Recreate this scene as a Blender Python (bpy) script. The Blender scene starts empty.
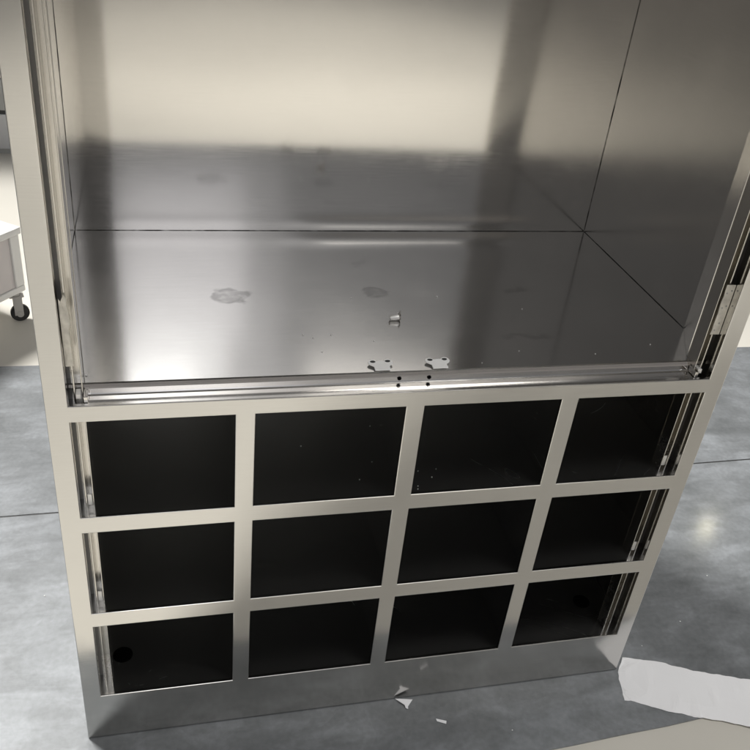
import bpy, bmesh, math, random
from mathutils import Vector, Matrix, noise
random.seed(7)
S = bpy.context.scene
C = S.collection
Z0 = 0.6863            # height of the top rail's lower edge above the floor

# ------------------------------------------------------------------ helpers
def link(name, bm, mat, parent=None, smooth=False):
    me = bpy.data.meshes.new(name)
    bmesh.ops.recalc_face_normals(bm, faces=bm.faces)
    bm.to_mesh(me); bm.free()
    if smooth:
        for p in me.polygons: p.use_smooth = True
    me.materials.append(mat)
    o = bpy.data.objects.new(name, me); C.objects.link(o)
    if parent: o.parent = parent
    return o

def tag(o, label=None, cat=None, group=None, kind=None):
    if label: o['label'] = label
    if cat: o['category'] = cat
    if group: o['group'] = group
    if kind: o['kind'] = kind
    return o

def empty(name, loc, rz=0):
    o = bpy.data.objects.new(name, None); C.objects.link(o)
    o.location = loc; o.rotation_euler = (0, 0, rz); o.empty_display_size = .05
    return o

def bx(bm, x0, x1, y0, y1, z0, z1, bev=0, seg=2, mtx=None):
    r = bmesh.ops.create_cube(bm, size=1)
    vs = r['verts']
    for v in vs:
        v.co = Vector(((x0+x1)/2+v.co.x*(x1-x0), (y0+y1)/2+v.co.y*(y1-y0), (z0+z1)/2+v.co.z*(z1-z0)))
    if bev:
        es = list({e for v in vs for e in v.link_edges})
        r2 = bmesh.ops.bevel(bm, geom=es, offset=bev, segments=seg, profile=.5, affect='EDGES')
        vs = list({v for f in r2['faces'] for v in f.verts} | {v for v in vs if v.is_valid})
    if mtx:
        for v in vs: v.co = mtx @ v.co
    return bm

def box(name, mat, parent, *a, **k):
    return link(name, bx(bmesh.new(), *a, **k), mat, parent)

def cyl(bm, p0, p1, r0, r1=None, n=24):
    r1 = r0 if r1 is None else r1
    p0, p1 = Vector(p0), Vector(p1); d = p1-p0
    q = Vector((0, 0, 1)).rotation_difference(d).to_matrix().to_4x4()
    M = Matrix.Translation((p0+p1)/2) @ q
    bmesh.ops.create_cone(bm, cap_ends=True, segments=n, radius1=r0, radius2=r1, depth=d.length, matrix=M)
    return bm

def profile(name, mat, parent, pts, x0, x1, thick=.0015, axis='x', nseg=1, smooth=False):
    """bent sheet: profile of (y, z) points swept along x, given a thickness"""
    bm = bmesh.new(); rows = []
    for i in range(nseg+1):
        x = x0+(x1-x0)*i/nseg
        rows.append([bm.verts.new((x, p[0], p[1])) for p in pts])
    for a, b in zip(rows, rows[1:]):
        for i in range(len(pts)-1):
            bm.faces.new((a[i], a[i+1], b[i+1], b[i]))
    o = link(name, bm, mat, parent, smooth)
    m = o.modifiers.new('solid', 'SOLIDIFY'); m.thickness = thick; m.offset = -1
    return o

# ------------------------------------------------------------------ materials
def nt(name):
    m = bpy.data.materials.new(name); m.use_nodes = True
    t = m.node_tree; b = t.nodes['Principled BSDF']
    return m, t, b
def N(t, typ, **k):
    n = t.nodes.new(typ)
    for a, v in k.items(): setattr(n, a, v)
    return n
def ramp(t, src, stops):
    r = N(t, 'ShaderNodeValToRGB')
    e = r.color_ramp.elements
    while len(e) < len(stops): e.new(.5)
    for i, (p, c) in enumerate(stops):
        e[i].position = p
        e[i].color = (c, c, c, 1) if not isinstance(c, tuple) else (*c, 1)
    t.links.new(src, r.inputs[0]); return r.outputs[0]

def mathn(t, op, a, b=None, c=None):
    n = N(t, 'ShaderNodeMath', operation=op)
    for i, v in enumerate((a, b, c)):
        if v is None: continue
        if isinstance(v, (int, float)): n.inputs[i].default_value = v
        else: t.links.new(v, n.inputs[i])
    return n.outputs[0]

def steel(name, col=(.62, .60, .565), rough=.17, aniso=.55, tan=(0, .25, 1), grain=(2, 60, 60), wob=.03,
          smudges=None, scratch=True, wave=0.0, wscale=4.5, streak=.07):
    m, t, b = nt(name)
    tc = N(t, 'ShaderNodeTexCoord'); obj = tc.outputs['Object']
    mp = N(t, 'ShaderNodeMapping'); mp.inputs['Scale'].default_value = grain
    t.links.new(obj, mp.inputs[0])
    n1 = N(t, 'ShaderNodeTexNoise'); n1.inputs['Scale'].default_value = 8; n1.inputs['Detail'].default_value = 6
    t.links.new(mp.outputs[0], n1.inputs['Vector'])
    n2 = N(t, 'ShaderNodeTexNoise'); n2.inputs['Scale'].default_value = 5; n2.inputs['Detail'].default_value = 5
    n2.inputs['Roughness'].default_value = .6
    t.links.new(obj, n2.inputs['Vector'])
    r = mathn(t, 'MULTIPLY_ADD', n1.outputs['Fac'], wob*2, rough-wob)
    r = mathn(t, 'MULTIPLY_ADD', n2.outputs['Fac'], wob*2, mathn(t, 'SUBTRACT', r, wob))
    dark = mathn(t, 'MULTIPLY_ADD', n1.outputs['Fac'], streak, 1-streak/2)
    dark = mathn(t, 'MULTIPLY', dark, mathn(t, 'MULTIPLY_ADD', n2.outputs['Fac'], .14, .93))
    # fine arcs left by wiping, visible only as slightly duller hairlines
    md_ = N(t, 'ShaderNodeMapping'); md_.inputs['Scale'].default_value = (1.2, 1.2, 7); md_.inputs['Rotation'].default_value = (.1, .12, .2)
    t.links.new(obj, md_.inputs[0])
    ns = N(t, 'ShaderNodeTexNoise'); ns.inputs['Scale'].default_value = 2.6; ns.inputs['Detail'].default_value = 2; ns.inputs['Distortion'].default_value = 1.0
    t.links.new(md_.outputs[0], ns.inputs['Vector'])
    hl = ramp(t, mathn(t, 'FRACT', mathn(t, 'MULTIPLY', ns.outputs['Fac'], 14)), [(.0, 0), (.485, 0), (.5, 1), (.515, 0)])
    mk = ramp(t, n2.outputs['Fac'], [(.56, 0), (.66, 1)])
    hl = mathn(t, 'MULTIPLY', hl, mk)
    r = mathn(t, 'MULTIPLY_ADD', hl, .05, r)
    # cloudy hand marks
    r = mathn(t, 'MULTIPLY_ADD', ramp(t, n2.outputs['Fac'], [(.52, 0), (.70, 1)]), wob, r)
    if smudges:
        nz = N(t, 'ShaderNodeTexNoise'); nz.inputs['Scale'].default_value = 34; nz.inputs['Detail'].default_value = 7
        t.links.new(obj, nz.inputs['Vector'])
        off = N(t, 'ShaderNodeVectorMath', operation='MULTIPLY_ADD')
        t.links.new(nz.outputs['Color'], off.inputs[0]); off.inputs[1].default_value = (.05, .05, 0)
        sub = N(t, 'ShaderNodeVectorMath', operation='SUBTRACT')
        t.links.new(obj, sub.inputs[0]); sub.inputs[1].default_value = (.025, .025, 0)
        t.links.new(sub.outputs[0], off.inputs[2])
        tot = None
        for (x, y, rx, ry, st) in smudges:
            s = N(t, 'ShaderNodeVectorMath', operation='SUBTRACT'); t.links.new(off.outputs[0], s.inputs[0])
            s.inputs[1].default_value = (x, y, 0)
            d = N(t, 'ShaderNodeVectorMath', operation='MULTIPLY'); t.links.new(s.outputs[0], d.inputs[0])
            d.inputs[1].default_value = (1/rx, 1/ry, 0)
            l = N(t, 'ShaderNodeVectorMath', operation='LENGTH'); t.links.new(d.outputs[0], l.inputs[0])
            q = mathn(t, 'MULTIPLY', ramp(t, l.outputs['Value'], [(.0, .7), (.45, .8), (.74, 1.0), (.84, .7), (1.0, .0)]), st)
            tot = q if tot is None else mathn(t, 'MAXIMUM', tot, q)
        nf = N(t, 'ShaderNodeTexNoise'); nf.inputs['Scale'].default_value = 70; nf.inputs['Detail'].default_value = 6
        t.links.new(obj, nf.inputs['Vector'])
        tot = mathn(t, 'MULTIPLY', tot, ramp(t, nf.outputs['Fac'], [(.30, .35), (.55, 1.0)]))
        dark = mathn(t, 'MULTIPLY', dark, mathn(t, 'MULTIPLY_ADD', tot, -.40, 1.0))
        r = mathn(t, 'MULTIPLY_ADD', tot, .02, r)
    cc = N(t, 'ShaderNodeVectorMath', operation='SCALE'); cc.inputs[0].default_value = col
    t.links.new(dark, cc.inputs['Scale'])
    t.links.new(cc.outputs[0], b.inputs['Base Color'])
    t.links.new(r, b.inputs['Roughness'])
    b.inputs['Metallic'].default_value = 1
    b.inputs['Anisotropic'].default_value = aniso
    if aniso:
        cv = N(t, 'ShaderNodeCombineXYZ')
        for i in range(3): cv.inputs[i].default_value = tan[i]
        t.links.new(cv.outputs[0], b.inputs['Tangent'])
    if wave:
        nb = N(t, 'ShaderNodeTexNoise'); nb.inputs['Scale'].default_value = wscale; nb.inputs['Detail'].default_value = 1
        t.links.new(obj, nb.inputs['Vector'])
        bp = N(t, 'ShaderNodeBump'); bp.inputs['Strength'].default_value = 1; bp.inputs['Distance'].default_value = wave
        t.links.new(nb.outputs['Fac'], bp.inputs['Height']); t.links.new(bp.outputs[0], b.inputs['Normal'])
    return m

M = {}
M['face'] = steel('brushed_steel_face', col=(.61, .60, .58), rough=.14, aniso=.4, wob=.06, wave=.0022, wscale=3.2, streak=.13)
M['wall'] = steel('brushed_steel_wall', col=(.66, .645, .62), rough=.105, aniso=.45, wob=.035, wave=.0026, wscale=2.2)
M['side'] = steel('brushed_steel_side', col=(.66, .645, .62), rough=.19, aniso=.4, tan=(0, 0, 1), grain=(60, 2, 60), wob=.02, wave=.0008)
M['floor'] = steel('brushed_steel_worktop', col=(.65, .645, .635), rough=.12, aniso=.30, wob=.012, wave=.0005,
                   smudges=[(-.2504, .2796, .036, .030, 1), (-.0014, .2825, .027, .024, .85), (.2565, .286, .03, .012, .6),
                            (.215, .125, .05, .008, .5), (-.01, .40, .018, .010, .35)])
M['rim'] = steel('polished_steel_rim', col=(.74, .72, .69), rough=.12, aniso=.4, wob=.04, wave=.0008)
M['chan'] = steel('channel_steel', col=(.66, .64, .60), rough=.24, aniso=.4, tan=(0, 0, 1), wob=.04)
M['inner'] = steel('shelf_steel', col=(.52, .52, .515), rough=.25, aniso=0, wob=.008, grain=(6, 9, 9))

def plain(name, col, rough=.5, metal=0, var=.06, scale=12, bump=0):
    m, t, b = nt(name)
    tc = N(t, 'ShaderNodeTexCoord')
    n = N(t, 'ShaderNodeTexNoise'); n.inputs['Scale'].default_value = scale; n.inputs['Detail'].default_value = 6
    t.links.new(tc.outputs['Object'], n.inputs['Vector'])
    f = mathn(t, 'MULTIPLY_ADD', n.outputs['Fac'], var*2, 1-var)
    s = N(t, 'ShaderNodeVectorMath', operation='SCALE'); s.inputs[0].default_value = col
    t.links.new(f, s.inputs['Scale']); t.links.new(s.outputs[0], b.inputs['Base Color'])
    b.inputs['Roughness'].default_value = rough; b.inputs['Metallic'].default_value = metal
    if rough > .85: b.inputs['Specular IOR Level'].default_value = 0
    if bump:
        bp = N(t, 'ShaderNodeBump'); bp.inputs['Distance'].default_value = bump
        t.links.new(n.outputs['Fac'], bp.inputs['Height']); t.links.new(bp.outputs[0], b.inputs['Normal'])
    return m
M['seam'] = plain('seam_shadow_gap', (.075, .073, .070), .9)
M['hole'] = plain('dark_hole', (.004, .004, .004), .9)
M['paper'] = plain('white_paper', (.86, .86, .87), .6, var=.05, scale=5, bump=.0015)
M['white'] = plain('white_enamel', (.80, .79, .76), .35, var=.03)
M['panel'] = plain('pale_pink_grey_panel', (.60, .56, .55), .4, var=.03)
M['rubber'] = plain('black_rubber', (.03, .03, .03), .6)
M['zinc'] = plain('zinc_metal', (.50, .49, .47), .4, metal=.25)
M['tabs'] = plain('bright_clip_metal', (.88, .87, .85), .4, metal=.55, var=.03)
M['worn'] = plain('worn_film_covered_metal', (.62, .60, .55), .38, metal=.55, var=.45, scale=75, bump=.0012)
M['clip'] = plain('white_coated_clip', (.90, .90, .89), .35, var=.03)
M['clip_hole'] = plain('clip_hole_shadow', (.07, .07, .07), .9)
M['greyp'] = plain('grey_paint', (.36, .37, .36), .45, var=.04)
M['lightp'] = plain('light_grey_paint', (.52, .53, .54), .4, var=.04)
M['speck'] = plain('bright_swarf', (.85, .85, .83), .35, metal=0)

def floor_sheet():
    m, t, b = nt('mottled_grey_floor_sheet')
    tc = N(t, 'ShaderNodeTexCoord'); obj = tc.outputs['Object']
    n1 = N(t, 'ShaderNodeTexNoise'); n1.inputs['Scale'].default_value = 3.2; n1.inputs['Detail'].default_value = 8
    n1.inputs['Roughness'].default_value = .62; n1.inputs['Distortion'].default_value = .6
    t.links.new(obj, n1.inputs['Vector'])
    mp = N(t, 'ShaderNodeMapping'); mp.inputs['Scale'].default_value = (7, 16, 1); mp.inputs['Rotation'].default_value = (0, 0, .5)
    t.links.new(obj, mp.inputs[0])
    n2 = N(t, 'ShaderNodeTexNoise'); n2.inputs['Scale'].default_value = 1; n2.inputs['Detail'].default_value = 3
    n2.inputs['Distortion'].default_value = 1.2
    t.links.new(mp.outputs[0], n2.inputs['Vector'])
    n3 = N(t, 'ShaderNodeTexVoronoi'); n3.inputs['Scale'].default_value = 9; n3.feature = 'SMOOTH_F1'
    w = N(t, 'ShaderNodeVectorMath', operation='MULTIPLY_ADD'); t.links.new(n1.outputs['Color'], w.inputs[0])
    w.inputs[1].default_value = (.35, .35, 0); t.links.new(obj, w.inputs[2]); t.links.new(w.outputs[0], n3.inputs['Vector'])
    f = mathn(t, 'MULTIPLY_ADD', n2.outputs['Fac'], .45, mathn(t, 'MULTIPLY', n1.outputs['Fac'], .6))
    f = mathn(t, 'MULTIPLY_ADD', n3.outputs['Distance'], .18, mathn(t, 'SUBTRACT', f, .05))
    # broad worn patches, hard-edged smears and paler trowel marks
    n5 = N(t, 'ShaderNodeTexNoise'); n5.inputs['Scale'].default_value = 6.5; n5.inputs['Detail'].default_value = 5
    n5.inputs['Distortion'].default_value = 1.6; n5.inputs['Roughness'].default_value = .55
    t.links.new(obj, n5.inputs['Vector'])
    smear = ramp(t, n5.outputs['Fac'], [(.50, 0), (.515, 1)])
    f = mathn(t, 'MULTIPLY_ADD', smear, .035, f)
    mp6 = N(t, 'ShaderNodeMapping'); mp6.inputs['Scale'].default_value = (3, 14, 1); mp6.inputs['Rotation'].default_value = (0, 0, -.35)
    t.links.new(obj, mp6.inputs[0])
    n6 = N(t, 'ShaderNodeTexNoise'); n6.inputs['Scale'].default_value = 1.3; n6.inputs['Detail'].default_value = 7; n6.inputs['Distortion'].default_value = .8
    t.links.new(mp6.outputs[0], n6.inputs['Vector'])
    f = mathn(t, 'MULTIPLY_ADD', ramp(t, n6.outputs['Fac'], [(.55, 0), (.60, 1)]), -.035, f)
    base = N(t, 'ShaderNodeValToRGB'); e = base.color_ramp.elements
    e[0].position = .36; e[0].color = (.112, .119, .122, 1)
    e[1].position = .72; e[1].color = (.232, .245, .257, 1)
    q = e.new(.54); q.color = (.158, .167, .173, 1)
    t.links.new(f, base.inputs[0])
    n4 = N(t, 'ShaderNodeTexNoise'); n4.inputs['Scale'].default_value = 90; n4.inputs['Detail'].default_value = 3
    t.links.new(obj, n4.inputs['Vector'])
    g = mathn(t, 'MULTIPLY_ADD', n4.outputs['Fac'], .45, .775)
    s = N(t, 'ShaderNodeVectorMath', operation='SCALE'); t.links.new(base.outputs[0], s.inputs[0]); t.links.new(g, s.inputs['Scale'])
    t.links.new(s.outputs[0], b.inputs['Base Color'])
    t.links.new(mathn(t, 'MULTIPLY_ADD', n1.outputs['Fac'], .3, .32), b.inputs['Roughness'])
    b.inputs['Specular IOR Level'].default_value = .35
    b.inputs['Coat Weight'].default_value = .35; b.inputs['Coat Roughness'].default_value = .10
    bp = N(t, 'ShaderNodeBump'); bp.inputs['Distance'].default_value = .0012
    t.links.new(f, bp.inputs['Height']); t.links.new(bp.outputs[0], b.inputs['Normal'])
    return m
M['sheet'] = floor_sheet()
M['epoxy'] = plain('cream_floor_coating', (.60, .575, .515), .42, var=.05, scale=3, bump=.0008)

# ------------------------------------------------------------------ setting
# cream coated floor, one sheet out to the distance
bm = bmesh.new(); bx(bm, -40, 40, -40, 60, -.05, -.004)
tag(link('floor', bm, M['epoxy']), kind='structure')
# grey sheets laid on it, with a joint between them
def slab(name, poly, top=0.0, th=.0038):
    bm = bmesh.new()
    vs = [bm.verts.new((x, y, top)) for x, y in poly]
    f = bm.faces.new(vs)
    r = bmesh.ops.extrude_face_region(bm, geom=[f])
    for v in r['geom']:
        if isinstance(v, bmesh.types.BMVert): v.co.z -= th
    return link(name, bm, M['sheet'])
def front_edge(x): return -.166 + .055*x + .0008*math.sin(x*9) + .0006*math.sin(x*31)
xs = [-6+.04*i for i in range(301)]
tag(slab('grey_floor_covering', [(x, front_edge(x)) for x in xs] + [(6, .672), (-6, .548)]), kind='structure')
tag(slab('grey_floor_covering', [(-6, .553), (6, .677), (6, 1.17), (-6, 1.32)]), kind='structure')
tag(box('floor_joint', M['rubber'], None, -6.0, 6.0, -.0055, .0055, -.0036, -.0012), kind='structure')
j = bpy.data.objects['floor_joint']; j.location = (0, .6125, 0); j.rotation_euler.z = math.atan2(.124, 12)

# ------------------------------------------------------------------ the cabinet
cab = empty('steel_cabinet', (0, 0, 0))
tag(cab, 'stainless steel cabinet with a deep open compartment above twelve dark pigeonholes', 'cabinet')
W = .515; a = .2215; bar = .0285; h = .1712; hb = .0304
XO = [(-.5+.25*c+bar/2, -.5+.25*(c+1)-bar/2) for c in range(4)]
ZO = [(Z0-r*(h+hb)-h, Z0-r*(h+hb)) for r in range(3)]
RAIL = Z0+.0265; TOPZ = Z0+1.20; HEAD = TOPZ-.07
xb = sorted({-W, W} | {v for o in XO for v in o})
zb = sorted({0.0018, RAIL, HEAD, TOPZ} | {v for o in ZO for v in o})
T = .006
# one folded and welded sheet front, then split along its members
bm = bmesh.new(); V = {}
def gv(i, k):
    if (i, k) not in V: V[i, k] = bm.verts.new((xb[i], 0, zb[k]))
    return V[i, k]
for i in range(len(xb)-1):
    for k in range(len(zb)-1):
        cx, cz = (xb[i]+xb[i+1])/2, (zb[k]+zb[k+1])/2
        if any(o[0] < cx < o[1] for o in XO) and any(o[0] < cz < o[1] for o in ZO): continue
        if RAIL < cz < HEAD and i not in (0, len(xb)-2): continue
        bm.faces.new((gv(i, k), gv(i+1, k), gv(i+1, k+1), gv(i, k+1)))
r = bmesh.ops.extrude_face_region(bm, geom=bm.faces[:])
front_set = [v for v in r['geom'] if isinstance(v, bmesh.types.BMVert)]
for v in front_set: v.co.y = -0.0
back = [v for v in bm.verts if v not in set(front_set)]
for v in back: v.co.y = T
bmesh.ops.recalc_face_normals(bm, faces=bm.faces)
sharp = []
for e in bm.edges:
    if all(abs(v.co.y) < 1e-6 for v in e.verts) and len(e.link_faces) == 2:
        n0, n1 = e.link_faces[0].normal, e.link_faces[1].normal
        if abs(n0.dot(n1)) < .5: sharp.append(e)
bmesh.ops.bevel(bm, geom=sharp, offset=.0014, segments=3, profile=.5, affect='EDGES', clamp_overlap=True)
def member(c):
    if c.z > HEAD-.003 and abs(c.x) < XO[3][1]+.003: return 'header_rail', 0
    if c.x < XO[0][0]+.0: return 'stile', 0
    if c.x > XO[3][1]-.0: return 'stile', 1
    if c.z < ZO[2][0]+.0016: return 'kick_panel', 0
    for r_, (z0, z1) in enumerate([(ZO[0][1]-.0016, RAIL+.002), (ZO[1][1]-.0016, ZO[0][0]+.0016), (ZO[2][1]-.0016, ZO[1][0]+.0016)]):
        if z0 < c.z < z1 and not any(o[0]+.0016 < c.x < o[1]-.0016 and False for o in XO): return 'cross_rail', r_
    return 'mullion', min(range(3), key=lambda q: abs(c.x-(-.25+.25*q)))
groups = {}
for f in bm.faces: groups.setdefault(member(f.calc_center_median()), []).append(f)
for (nm, q), fs in groups.items():
    b2 = bmesh.new(); mp = {}
    for f in fs:
        vs = []
        for v in f.verts:
            if v.index == -1 or v not in mp: mp[v] = b2.verts.new(v.co)
            vs.append(mp[v])
        try: b2.faces.new(vs)
        except ValueError: pass
    me = bpy.data.meshes.new(nm); b2.to_mesh(me); b2.free(); me.materials.append(M['face'])
    o = bpy.data.objects.new(nm, me); C.objects.link(o); o.parent = cab
bm.free()

IX = .511; D = .548; FZ = Z0+.042
# outer shell
for s in (-1, 1):
    x0, x1 = sorted((s*.5146, s*.5118))
    box('side_panel', M['side'], cab, x0, x1, T+.0005, D+.012, .0, TOPZ-.0005)
box('back_panel', M['wall'], cab, -.5116, .5116, D+.008, D+.0115, 0, TOPZ-.001)
box('top_panel', M['wall'], cab, -.5116, .5116, T+.001, D+.0078, TOPZ-.003, TOPZ-.001)
# lining of the upper compartment
for s in (-1, 1):
    x0, x1 = sorted((s*IX, s*(IX+.0007)))
    box('inner_side_wall', M['side'], cab, x0, x1, .050, D, FZ-.002, TOPZ-.004)
# back wall, slightly dished along its lower edge
bm = bmesh.new(); nx = 60
zz = [FZ-.001+.002*i for i in range(40)]+[FZ+.10, FZ+.2, FZ+.5, TOPZ-.004]
def dish(x, z):
    k = (x+.16)/.14; k = max(0, min(1, k)); k2 = max(0, min(1, (.43-x)/.10)); k = (.12+.88*k*k*(3-2*k))*k2*k2*(3-2*k2)
    return -.0013*k*math.exp(-((z-FZ-.018)/.0125)**2)-.0002
rows = [[bm.verts.new((-IX+.0003+(2*IX-.0006)*i/nx, D-.0001+dish(-IX+2*IX*i/nx, z), z)) for i in range(nx+1)] for z in zz]
for p_, q_ in zip(rows, rows[1:]):
    for i in range(nx): bm.faces.new((p_[i], p_[i+1], q_[i+1], q_[i]))
bwall = link('inner_back_wall', bm, M['wall'], cab, True)
profile('worktop', M['floor'], cab, [(.0300, Z0+.0365), (.0312, FZ-.0012), (.0335, FZ), (D-.0008, FZ)], -IX+.0004, IX-.0004, thick=.001)
# narrow shadow gaps of uneven width where the lining sheets meet
def seam(p0, p1, u, v, seed):
    p0, p1, u, v = Vector(p0), Vector(p1), Vector(u), Vector(v)
    n = int((p1-p0).length/.006); bm = bmesh.new(); rows = []
    for i in range(n+1):
        c = p0.lerp(p1, i/n); w_ = .00012+.00030*abs(noise.noise(Vector((i*.11, seed, 0))))+.00012*random.random()
        rows.append([bm.verts.new(c+u*a_*w_+v*b_*w_) for a_, b_ in ((-1, -1), (1, -1), (1, 1), (-1, 1))])
    for a_, b_ in zip(rows, rows[1:]):
        for k in range(4): bm.faces.new((a_[k], a_[(k+1) % 4], b_[(k+1) % 4], b_[k]))
    bm.faces.new(rows[0]); bm.faces.new(rows[-1])
    return link('corner_joint', bm, M['seam'], cab)
for s in (-1, 1):
    q = s*(IX-.0005)
    seam((q, .18 if s < 0 else .135, FZ+.0005), (q, D-.002, FZ+.0005), (1, 0, 0), (0, 0, 1), s+2)
    seam((q, D-.0012, FZ+.002), (q, D-.0012, TOPZ-.01), (1, 0, 0), (0, 1, 0), s+5)
seam((-IX+.002, D-.0012, FZ+.0004), (IX-.002, D-.0012, FZ+.0004), (0, 1, 0), (0, 0, 1), 9)
# stepped sill: flat ledge, rounded nose, riser
led = [(.0062, RAIL-.0012), (.0262, RAIL-.0012), (.0280, RAIL-.0002), (.0290, RAIL+.0016), (.0292, Z0+.0345), (.0300, Z0+.0365)]
sill = profile('sill', M['rim'], cab, led, -.4655, .4655, thick=.001, nseg=1)
for x in (-.0218, .0244):
    b = cyl(bmesh.new(), (x, .0278, Z0+.0322), (x, .0289, Z0+.0322), .0031)
    o = link('bolt_hole', b, M['hole'], sill)
for x in (-.46, .462):
    box('sill_end', M['rim'], cab, min(x, x+math.copysign(.006, x)), max(x, x+math.copysign(.006, x)), .0075, .0275, RAIL+.0002, Z0+.036, bev=.0008)
# sash channels behind the stiles, running past the top rail down to the kick panel
for s in (-1, 1):
    def X(x0, x1): return tuple(sorted((s*x0, s*x1)))
    bm = bmesh.new()
    zlo = ZO[2][0]-.012
    bx(bm, *X(.4665, .4835), .044, .0455, zlo, HEAD)             # web
    bx(bm, *X(.4665, .4682), .0195, .0438, zlo, HEAD, bev=.0005)  # inner lip
    bx(bm, *X(.4765, .4790), .0195, .0438, zlo, HEAD, bev=.0007)  # outer lip
    ch = link('sash_channel', bm, M['chan'], cab)
    # stile return
    box('stile_return', M['face'], cab, *X(.4866, .4880), T+.0004, .0230, zlo, HEAD)
    # splayed steel strip, added and angled to steer the back wall's reflections
    bm = bmesh.new()
    sec = [(.4668, .0460), (.5106, .175 if s < 0 else .132), (.5106, .178 if s < 0 else .1335), (.4658, .0468)]
    lo = [bm.verts.new((s*x, y, FZ+.0006)) for x, y in sec]; hi = [bm.verts.new((s*x, y, HEAD)) for x, y in sec]
    for i in range(4): bm.faces.new((lo[i], lo[(i+1) % 4], hi[(i+1) % 4], hi[i]))
    bm.faces.new(lo[::-1]); bm.faces.new(hi)
    link('deflector_strip', bm, M['side'], cab)
    box('channel_backing', M['zinc'], cab, *X(.4840, .5108), .0462, .0475, zlo, HEAD)
    # stop bracket: a worn plate with an uneven outline
    bm = bmesh.new(); rnd = random.Random(3 if s > 0 else 5)
    zlo_, zhi_ = (.100, .186) if s > 0 else (.080, .180)
    xin, xout = (.4702, .4860) if s > 0 else (.4730, .4850)
    left = [(xin+rnd.uniform(0, .0012 if s > 0 else .0028), zlo_+(zhi_-zlo_)*i/9) for i in range(10)]
    right = [(xout-rnd.uniform(0, .0004), zlo_+(zhi_-zlo_)*i/9) for i in range(10)]
    top_ = [] if s > 0 else [(.478, zhi_+.006), (.4825, zhi_-.004)]
    vs = [bm.verts.new((s*x, .0170, Z0+z)) for x, z in left+top_+right[::-1]]
    f = bm.faces.new(vs); r = bmesh.ops.extrude_face_region(bm, geom=[f])
    for v in r['geom']:
        if isinstance(v, bmesh.types.BMVert): v.co.y = .0157+rnd.uniform(-.0004, .0003)
    br = link('stop_bracket', bm, M['worn'], cab)
    if s > 0:
        for (x, z) in ((.4815, .176), (.4745, .172), (.481, .150), (.4745, .147), (.479, .120), (.4748, .108)):
            b = cyl(bmesh.new(), (s*x, .0149, Z0+z), (s*x, .0160, Z0+z), .0013, n=16)
            link('bolt_hole', b, M['greyp'], br)
    # bright end stops at the foot of each pigeonhole
    for (z0, z1) in ZO[:2]:
        box('channel_clip', M['tabs'], ch, *X(.4692, .4758), .0215, .0238, z0+.006, z0+.026, bev=.0007)
    box('channel_clip', M['tabs'], ch, *X(.4690, .4760), .0120, .0260, Z0+.030, Z0+.038, bev=.0008)

# shelves, dividers and lining behind the pigeonholes
for r_, (z0, z1) in enumerate(ZO):
    o = box('shelf', M['inner'], cab, -IX, IX, T+.0006, D-.002, z0-.0045, z0-.0025)
    if r_ == 2:
        for x, y in ((-.452, .085), (.452, .093)):
            b = cyl(bmesh.new(), (x, y, z0-.0024), (x, y, z0-.0019), .017, n=32); link('drain_hole', b, M['hole'], o)
box('shelf_ceiling', M['inner'], cab, -IX, IX, T+.0006, D-.002, Z0+.006, Z0+.008)
for r_, (z0, z1) in enumerate(ZO):
    top = z1+.0058 if r_ == 0 else ZO[r_-1][0]-.0047
    for x in (-.25, 0, .25):
        box('divider', M['inner'], cab, x-.0008, x+.0008, T+.0008, D-.003, z0-.0023, top)
box('lower_back_wall', M['inner'], cab, -IX, IX, D-.0015, D-.0005, .01, Z0+.0055)

# spring clips standing on the worktop edge beside the bolt holes
def clip(name, x, rot, label):
    o = empty(name, (x, .0335, FZ+.0004), rot)
    bm = bmesh.new()
    n = 10; pts = []
    w = .0155; L = .026
    # outline with two rounded ears
    pts += [(-w*.78, 0), (w*.78, 0), (w*.78, L*.35)]
    for s in (1, -1):
        cx, cy, rr = s*w*.78, L*.72, .0072
        rng = [math.radians(v) for v in range(-60, 151, 21)]
        arc = [(cx+s*rr*math.cos(t_), cy+rr*math.sin(t_)) for t_ in rng]
        pts += arc if s == 1 else arc[::-1]
    pts += [(-w*.78, L*.35)]
    vs = [bm.verts.new((x_, y_, .0010+.10*y_)) for x_, y_ in pts]
    f = bm.faces.new(vs)
    r = bmesh.ops.extrude_face_region(bm, geom=[f])
    for v in r['geom']:
        if isinstance(v, bmesh.types.BMVert): v.co.z += .0014
    bmesh.ops.bevel(bm, geom=[e for e in bm.edges if abs(e.verts[0].co.z-e.verts[1].co.z) < .004 and e.calc_length() > 0 and len(e.link_faces) == 2 and abs(e.link_faces[0].normal.dot(e.link_faces[1].normal)) < .3], offset=.0004, segments=1, affect='EDGES')
    pl = link('clip_plate', bm, M['clip'], o)
    for s in (-1, 1):
        b = bmesh.new(); z = .0010+.10*(L*.76)+.0014
        cyl(b, (s*w*.74, L*.80, z-.0003), (s*w*.74, L*.80, z+.0004), .0036, n=20)
        for v in b.verts: v.co.x = s*w*.74+(v.co.x-s*w*.74)*1.15; v.co.y = L*.80+(v.co.y-L*.80)*.8
        link('clip_hole', b, M['clip_hole'], o)
    tag(o, label, 'clip', 'latch clips on the worktop edge')
    return o
clip('latch_clip', -.0465, .02, 'small pale two-eared clip on the worktop edge, left of the loose screw')
clip('latch_clip', .0425, .02, 'small pale two-eared clip on the worktop edge, right of the loose screw')

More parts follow.
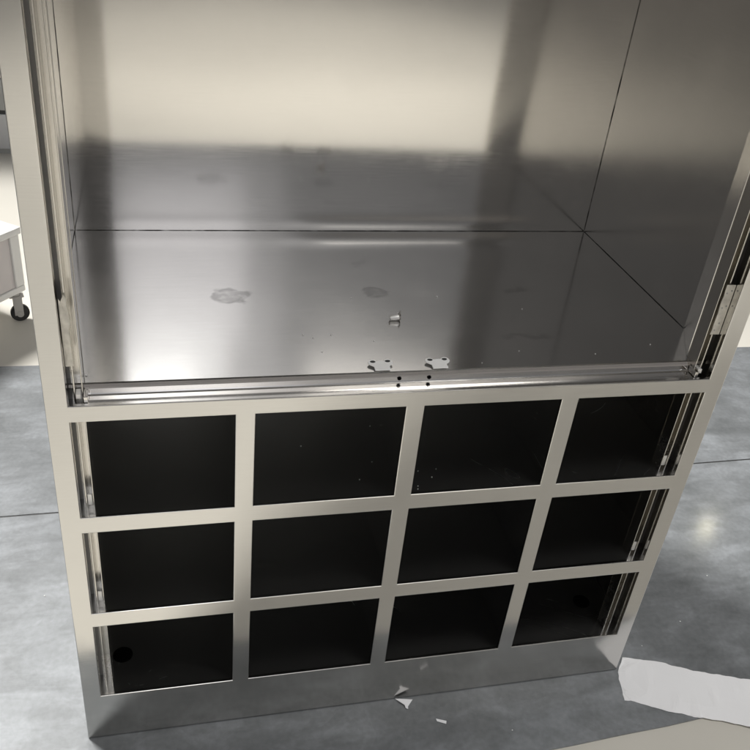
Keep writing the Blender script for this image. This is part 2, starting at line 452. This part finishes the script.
# ------------------------------------------------------------------ loose things
sc = empty('loose_screw', (.0095, .186, FZ), .06)
tag(sc, 'short silver screw lying on its side on the worktop', 'screw')
bm = bmesh.new(); cyl(bm, (-.010, 0, .0046), (.005, 0, .0058), .0034, .0042, n=20)
for k in range(7):
    x = -.0095+k*.0019; cyl(bm, (x, 0, .0047+.00009*k), (x+.0008, 0, .0047+.00009*k), .0043, .0040, n=20)
link('screw_shank', bm, M['tabs'], sc)
bm = bmesh.new(); cyl(bm, (.005, 0, .0062), (.0072, 0, .0062), .0062, .0055, n=24)
cyl(bm, (.0066, .001, .012), (.0076, .002, .0155), .0012, n=10)
link('screw_head', bm, M['rim'], sc)

def speck(name, x, y, z, s, label, group, cat='speck'):
    bm = bmesh.new(); bmesh.ops.create_icosphere(bm, subdivisions=1, radius=s)
    for v in bm.verts:
        v.co *= 1+random.uniform(-.3, .3); v.co.z *= .55
    o = link(name, bm, M['speck']); o.location = (x, y, z+s*.5); o.rotation_euler.z = random.uniform(0, 6)
    return tag(o, label, cat, group)
for (x, y, s) in ((-.0488, .2657, .0013), (.1034, .2642, .0016), (-.1488, .1462, .0011), (-.1347, .1362, .0010), (-.105, .1439, .0013),
                  (-.1277, .0941, .0010), (-.0407, .122, .0014), (.2429, .2151, .0008), (-.4641, .0504, .0018), (.1128, .0474, .0009),
                  (.1854, .0786, .0009), (.42, .085, .0012), (.31, .062, .0008), (.02, .21, .0006)):
    speck('metal_speck', x, y, FZ, s, 'tiny bright metal speck lying on the steel worktop', 'metal specks on the worktop')
zs = ZO[0][0]-.0025
for (x, y, s) in ((-.0114, .1903, .0009), (-.1412, .1443, .0010), (-.0599, .0476, .0010), (.0417, .0592, .0008), (.0296, .0145, .0010),
                  (.0609, .0416, .0010), (.0735, .0613, .0007), (.0316, .0218, .0009), (-.03, .0906, .0007)):
    speck('dust_speck', x, y, zs, s, 'tiny pale dust speck on the shelf of a top row pigeonhole', 'dust specks in the pigeonholes')
for (x, y, s) in ((-.30, .42, .0016), (.86, .22, .0016), (.72, .10, .0014), (.25, -.10, .0012), (-.62, .35, .0016), (.93, .9, .002), (.60, .05, .0012)):
    if abs(x) < .53 and y > -.01: continue
    speck('floor_speck', x, y, 0, s, 'tiny pale speck on the grey floor covering', 'specks on the floor')

# torn white paper sheet beside the right foot of the cabinet
out = [(.5414, .0261), (.5778, .0165), (.6184, .0059), (.6713, -.0235), (.7291, -.0444), (.7874, -.064), (.86, -.088), (.93, -.10),
       (.96, -.17), (.94, -.235), (.86, -.215), (.78, -.185), (.7357, -.1704), (.708, -.159), (.6798, -.1465), (.6326, -.1305), (.5866, -.1145),
       (.5518, -.0975), (.5269, -.0826), (.4990, -.0714), (.5045, -.052), (.5069, -.0385), (.5100, -.022), (.5165, -.0062)]
dense = []
for i in range(len(out)):
    p, q = Vector(out[i]), Vector(out[(i+1) % len(out)])
    k = max(1, int((q-p).length/.006)); nrm = Vector((-(q-p).y, (q-p).x)).normalized()
    for s in range(k):
        c = p.lerp(q, s/k); jit = noise.noise(Vector((c.x*45, c.y*45, 3)))*.0035+random.uniform(-.0006, .0006)
        dense.append(c+nrm*jit)
bm = bmesh.new()
vs = [bm.verts.new((p.x, p.y, 0)) for p in dense]; bm.faces.new(vs)
bmesh.ops.triangulate(bm, faces=bm.faces[:])
bmesh.ops.subdivide_edges(bm, edges=[e for e in bm.edges if e.calc_length() > .02], cuts=3, use_grid_fill=True)
bd = [e for e in bm.edges if e.is_boundary]
bmid = {v for e in bd for v in e.verts}
for v in bm.verts:
    n_ = noise.noise(Vector((v.co.x*9, v.co.y*14, 0))); c_ = abs(noise.noise(Vector((v.co.x*16+5, v.co.y*22, 2))))
    v.co.z = .0006+.004*max(0, n_)+.0035*max(0, .25-c_)*2
    if v in bmid: v.co.z = .0004+.006*max(0, noise.noise(Vector((v.co.x*14, v.co.y*14, 8))))
pp = link('torn_paper', bm, M['paper'])
md = pp.modifiers.new('solid', 'SOLIDIFY'); md.thickness = .0006; md.offset = 1
tag(pp, 'large torn white paper sheet on the floor at the right foot of the cabinet', 'paper')

def scrap(name, tri, z, lift, label):
    bm = bmesh.new()
    vs = [bm.verts.new((x, y, z+l)) for (x, y), l in zip(tri, lift)]
    f = bm.faces.new(vs); r = bmesh.ops.extrude_face_region(bm, geom=[f])
    for v in r['geom']:
        if isinstance(v, bmesh.types.BMVert): v.co.z += .0007
    return tag(link(name, bm, M['paper']), label, 'paper scrap')
scrap('paper_scrap', [(.0445, -.0035), (.060, -.0185), (.0605, -.0245), (.065, -.0265), (.066, -.022), (.0765, -.0125)], .0008, (.004, .002, .001, .0, .002, .007),
      'small pointed white paper scrap touching the kick panel')
scrap('paper_scrap', [(.1118, -.0555), (.1126, -.0605), (.1285, -.0685), (.1300, -.0640)], .0006, (.001, 0, 0, .002), 'narrow white paper scrap lying clear of the kick panel')

# ------------------------------------------------------------------ things behind on the left
cart = empty('white_cart', (-.772, 1.537, -.004), math.atan2(-.79, -.61))
tag(cart, 'low white cart on swivel castors behind the cabinet', 'cart')
# local x runs along the visible face, local y away from the viewer's side
cs = .52; cw = .42; zt = .314; zl = .104
sg = -1
def cy(y0, y1): return tuple(sorted((sg*y0, sg*y1)))
box('cart_top', M['white'], cart, -.006, cs+.006, *cy(-.006, cw+.006), zt-.022, zt, bev=.004)
for (x0, x1) in ((0, .034), (cs-.034, cs)):
    for (y0, y1) in ((0, .034), (cw-.034, cw)): box('corner_post', M['white'], cart, x0, x1, *cy(y0, y1), zl+.0205, zt-.0225, bev=.003)
box('cart_base', M['white'], cart, 0, cs, *cy(0, cw), zl, zl+.02, bev=.003)
box('side_skin', M['panel'], cart, .0345, cs-.0345, *cy(.006, .009), zl+.021, zt-.023)
box('end_skin', M['white'], cart, .006, .009, *cy(.0345, cw-.0345), zl+.021, zt-.023)
box('side_skin', M['panel'], cart, .0345, cs-.0345, *cy(cw-.009, cw-.006), zl+.021, zt-.023)
def castor(x, y, a):
    c = empty('castor', (x, sg*y, 0), a); c.parent = cart
    bm = bmesh.new(); cyl(bm, (-.010, .014, .028), (.010, .014, .028), .028, n=32)
    bmesh.ops.bevel(bm, geom=[e for e in bm.edges if len(e.link_faces) == 2 and max(len(f.verts) for f in e.link_faces) > 8], offset=.005, segments=2, affect='EDGES')
    link('wheel', bm, M['rubber'], c)
    bm = bmesh.new()
    for s in (-1, 1): bx(bm, s*.0125-.001, s*.0125+.001, -.002, .024, .024, .086)
    bx(bm, -.0165, .0165, -.012, .030, .0865, .090); cyl(bm, (0, .006, .0905), (0, .006, .103), .014, n=20)
    link('fork', bm, M['zinc'], c)
    bm = bmesh.new(); cyl(bm, (-.0155, .014, .028), (.0155, .014, .028), .010, n=20)
    link('hub', bm, M['zinc'], c)
for (x, y, a_) in ((.028, .028, .9), (cs-.03, .03, .2), (.03, cw-.03, 1.0), (cs-.03, cw-.03, .4)): castor(x, y, a_)

far = empty('equipment_cabinet', (-.99, 3.10, -.004))
tag(far, 'grey equipment cabinet with a white upper part standing far behind on the left', 'equipment cabinet')
box('plinth', M['greyp'], far, -1.6, .0, .01, .7, 0, .02)
box('lower_drawer', M['lightp'], far, -1.6, .0, .0, .7, .022, .180, bev=.004)
box('drawer_gap', M['rubber'], far, -1.59, -.005, .008, .69, .178, .200)
box('upper_drawer', M['greyp'], far, -1.6, .0, .0, .7, .198, .335, bev=.004)
box('upper_body', M['white'], far, -1.6, .0, .0, .7, .338, 1.15, bev=.006)
b = cyl(bmesh.new(), (-.02+.035, -.006, .44), (-.02+.035, .0, .44), .012); bmesh.ops.translate(b, verts=b.verts, vec=(-.035, 0, 0)); link('lock', b, M['rubber'], far)

# ------------------------------------------------------------------ light
w = bpy.data.worlds.new('World'); S.world = w; w.use_nodes = True
t = w.node_tree; bg = t.nodes['Background']
tc = N(t, 'ShaderNodeTexCoord'); sx = N(t, 'ShaderNodeSeparateXYZ'); t.links.new(tc.outputs['Generated'], sx.inputs[0])
# hall: bright pale end behind the cabinet, dimmer in front of it, dark roof above
def wr(stops):
    rp = N(t, 'ShaderNodeValToRGB'); e = rp.color_ramp.elements
    while len(e) < len(stops): e.new(.5)
    for i, (p, c) in enumerate(stops): e[i].position = p; e[i].color = (*c, 1)
    t.links.new(mathn(t, 'MULTIPLY_ADD', sx.outputs['Z'], .5, .5), rp.inputs[0]); return rp.outputs[0]
front = wr([(.0, (.22, .20, .18)), (.50, (.34, .29, .28)), (.58, (.22, .21, .20)), (.66, (.15, .15, .155)), (.80, (.13, .13, .135)), (1.0, (.16, .16, .16))])
rear = wr([(.0, (.40, .38, .34)), (.50, (.85, .83, .78)), (.60, (.60, .59, .58)), (.72, (.30, .30, .30)), (.80, (.20, .20, .20)), (1.0, (.16, .16, .16))])
mx = N(t, 'ShaderNodeMix', data_type='RGBA')
t.links.new(ramp(t, mathn(t, 'MULTIPLY_ADD', sx.outputs['Y'], .5, .5), [(.35, 0), (.7, 1)]), mx.inputs['Factor'])
t.links.new(front, mx.inputs['A']); t.links.new(rear, mx.inputs['B'])
# soft bright roof lights high up in front of the cabinet
dt = N(t, 'ShaderNodeVectorMath', operation='DOT_PRODUCT'); t.links.new(tc.outputs['Generated'], dt.inputs[0])
dt.inputs[1].default_value = tuple(Vector((.02, -1, .80)).normalized())
gl = ramp(t, dt.outputs['Value'], [(.80, 0), (.90, .04), (.955, .17), (.985, .5), (1.0, .75)])
ad = N(t, 'ShaderNodeVectorMath', operation='ADD'); t.links.new(mx.outputs['Result'], ad.inputs[0])
sl = N(t, 'ShaderNodeVectorMath', operation='SCALE'); sl.inputs[0].default_value = (.98, .98, 1.0); t.links.new(gl, sl.inputs['Scale'])
t.links.new(sl.outputs[0], ad.inputs[1])
t.links.new(ad.outputs[0], bg.inputs['Color']); bg.inputs['Strength'].default_value = 1.0

def lamp(name, loc, aim, size, power, col=(1, .96, .9), sy=None):
    L = bpy.data.lights.new(name, 'AREA'); L.shape = 'RECTANGLE'; L.size = size; L.size_y = sy or size
    L.energy = power; L.color = col
    o = bpy.data.objects.new(name, L); C.objects.link(o); o.location = loc
    o.rotation_euler = (Vector(aim)-Vector(loc)).to_track_quat('-Z', 'Y').to_euler()
    return o
lamp('window_light', (-.55, -8.2, 7.8), (-.2, 0, .7), 1.1, 13, (.97, .98, 1), 1.8)
lamp('window_light', (-.32, -8.3, 7.5), (-.2, 0, .7), 1.6, 11, (.97, .98, 1), 2.4)
lamp('window_light', (.10, -8.4, 7.3), (-.2, 0, .7), 2.4, 5, (.97, .98, 1), 3.2)
lamp('low_window_light', (-.1, -8.4, 5.2), (-.2, 0, .7), 1.6, 6, (.96, .95, 1), 2.0)
lamp('low_window_light', (.2, -8.5, 5.0), (-.2, 0, .7), 2.2, 3, (.96, .95, 1), 2.6)
o = lamp('right_fill_light', (1.9, -1.6, 6.2), (1.2, -.4, 0), 1.6, 15, (1, .98, .95), 1.6); o.data.spread = math.radians(50)  # added fill to brighten the right front floor, no known fixture
o = lamp('rear_ceiling_light', (-3.7, 4.3, 7.4), (-.1, .2, 0), 2.0, 185, (1, .985, .96), 2.0); o.data.spread = math.radians(62)
o = lamp('front_ceiling_light', (.6, -4.5, 4.0), (.6, -4.5, 0), 1.3, 95, (1, .972, .93), 1.2); o.data.spread = math.radians(80)
lamp('added_accent_light', (2.4, -5.0, 5.7), (1.2, -1, .5), 2.8, 20, (1, .97, .92), 1.6)  # added lamp, placed so the dished foot of the back wall reflects it
lamp('spot_lamp', (.95+1.304*4, .374+1.364*4, 1.394*4), (.9, .4, 0), .13, 5, (1, .93, .7))

# ------------------------------------------------------------------ camera
cd = bpy.data.cameras.new('camera'); cam = bpy.data.objects.new('camera', cd); C.objects.link(cam)
R = [[0.9713055171747471, -0.21720926721457812, 0.09687995944468074], [-0.03704542498702558, -0.5405398524591531, -0.8405024118888459],
     [0.23493239196293825, 0.8127956705959637, -0.5330759505614837]]
r_, d_, f_ = (Vector(v) for v in R)
m3 = Matrix((r_, -d_, -f_)).transposed()
cam.matrix_world = Matrix.Translation((-.35436, -.99057, .70825+Z0)) @ m3.to_4x4()
cd.sensor_width = 36; cd.lens = 855.118/750*36; cd.clip_start = .02; cd.clip_end = 200
S.camera = cam
S.render.engine = 'CYCLES'
S.cycles.sample_clamp_indirect = 3; S.cycles.caustics_reflective = True; S.cycles.blur_glossy = .5
S.cycles.max_bounces = 14; S.cycles.glossy_bounces = 12; S.cycles.diffuse_bounces = 4
S.view_settings.view_transform = 'Standard'; S.view_settings.look = 'None'
S.view_settings.exposure = 0; S.view_settings.gamma = 1
S.render.resolution_x = 1024; S.render.resolution_y = 1024
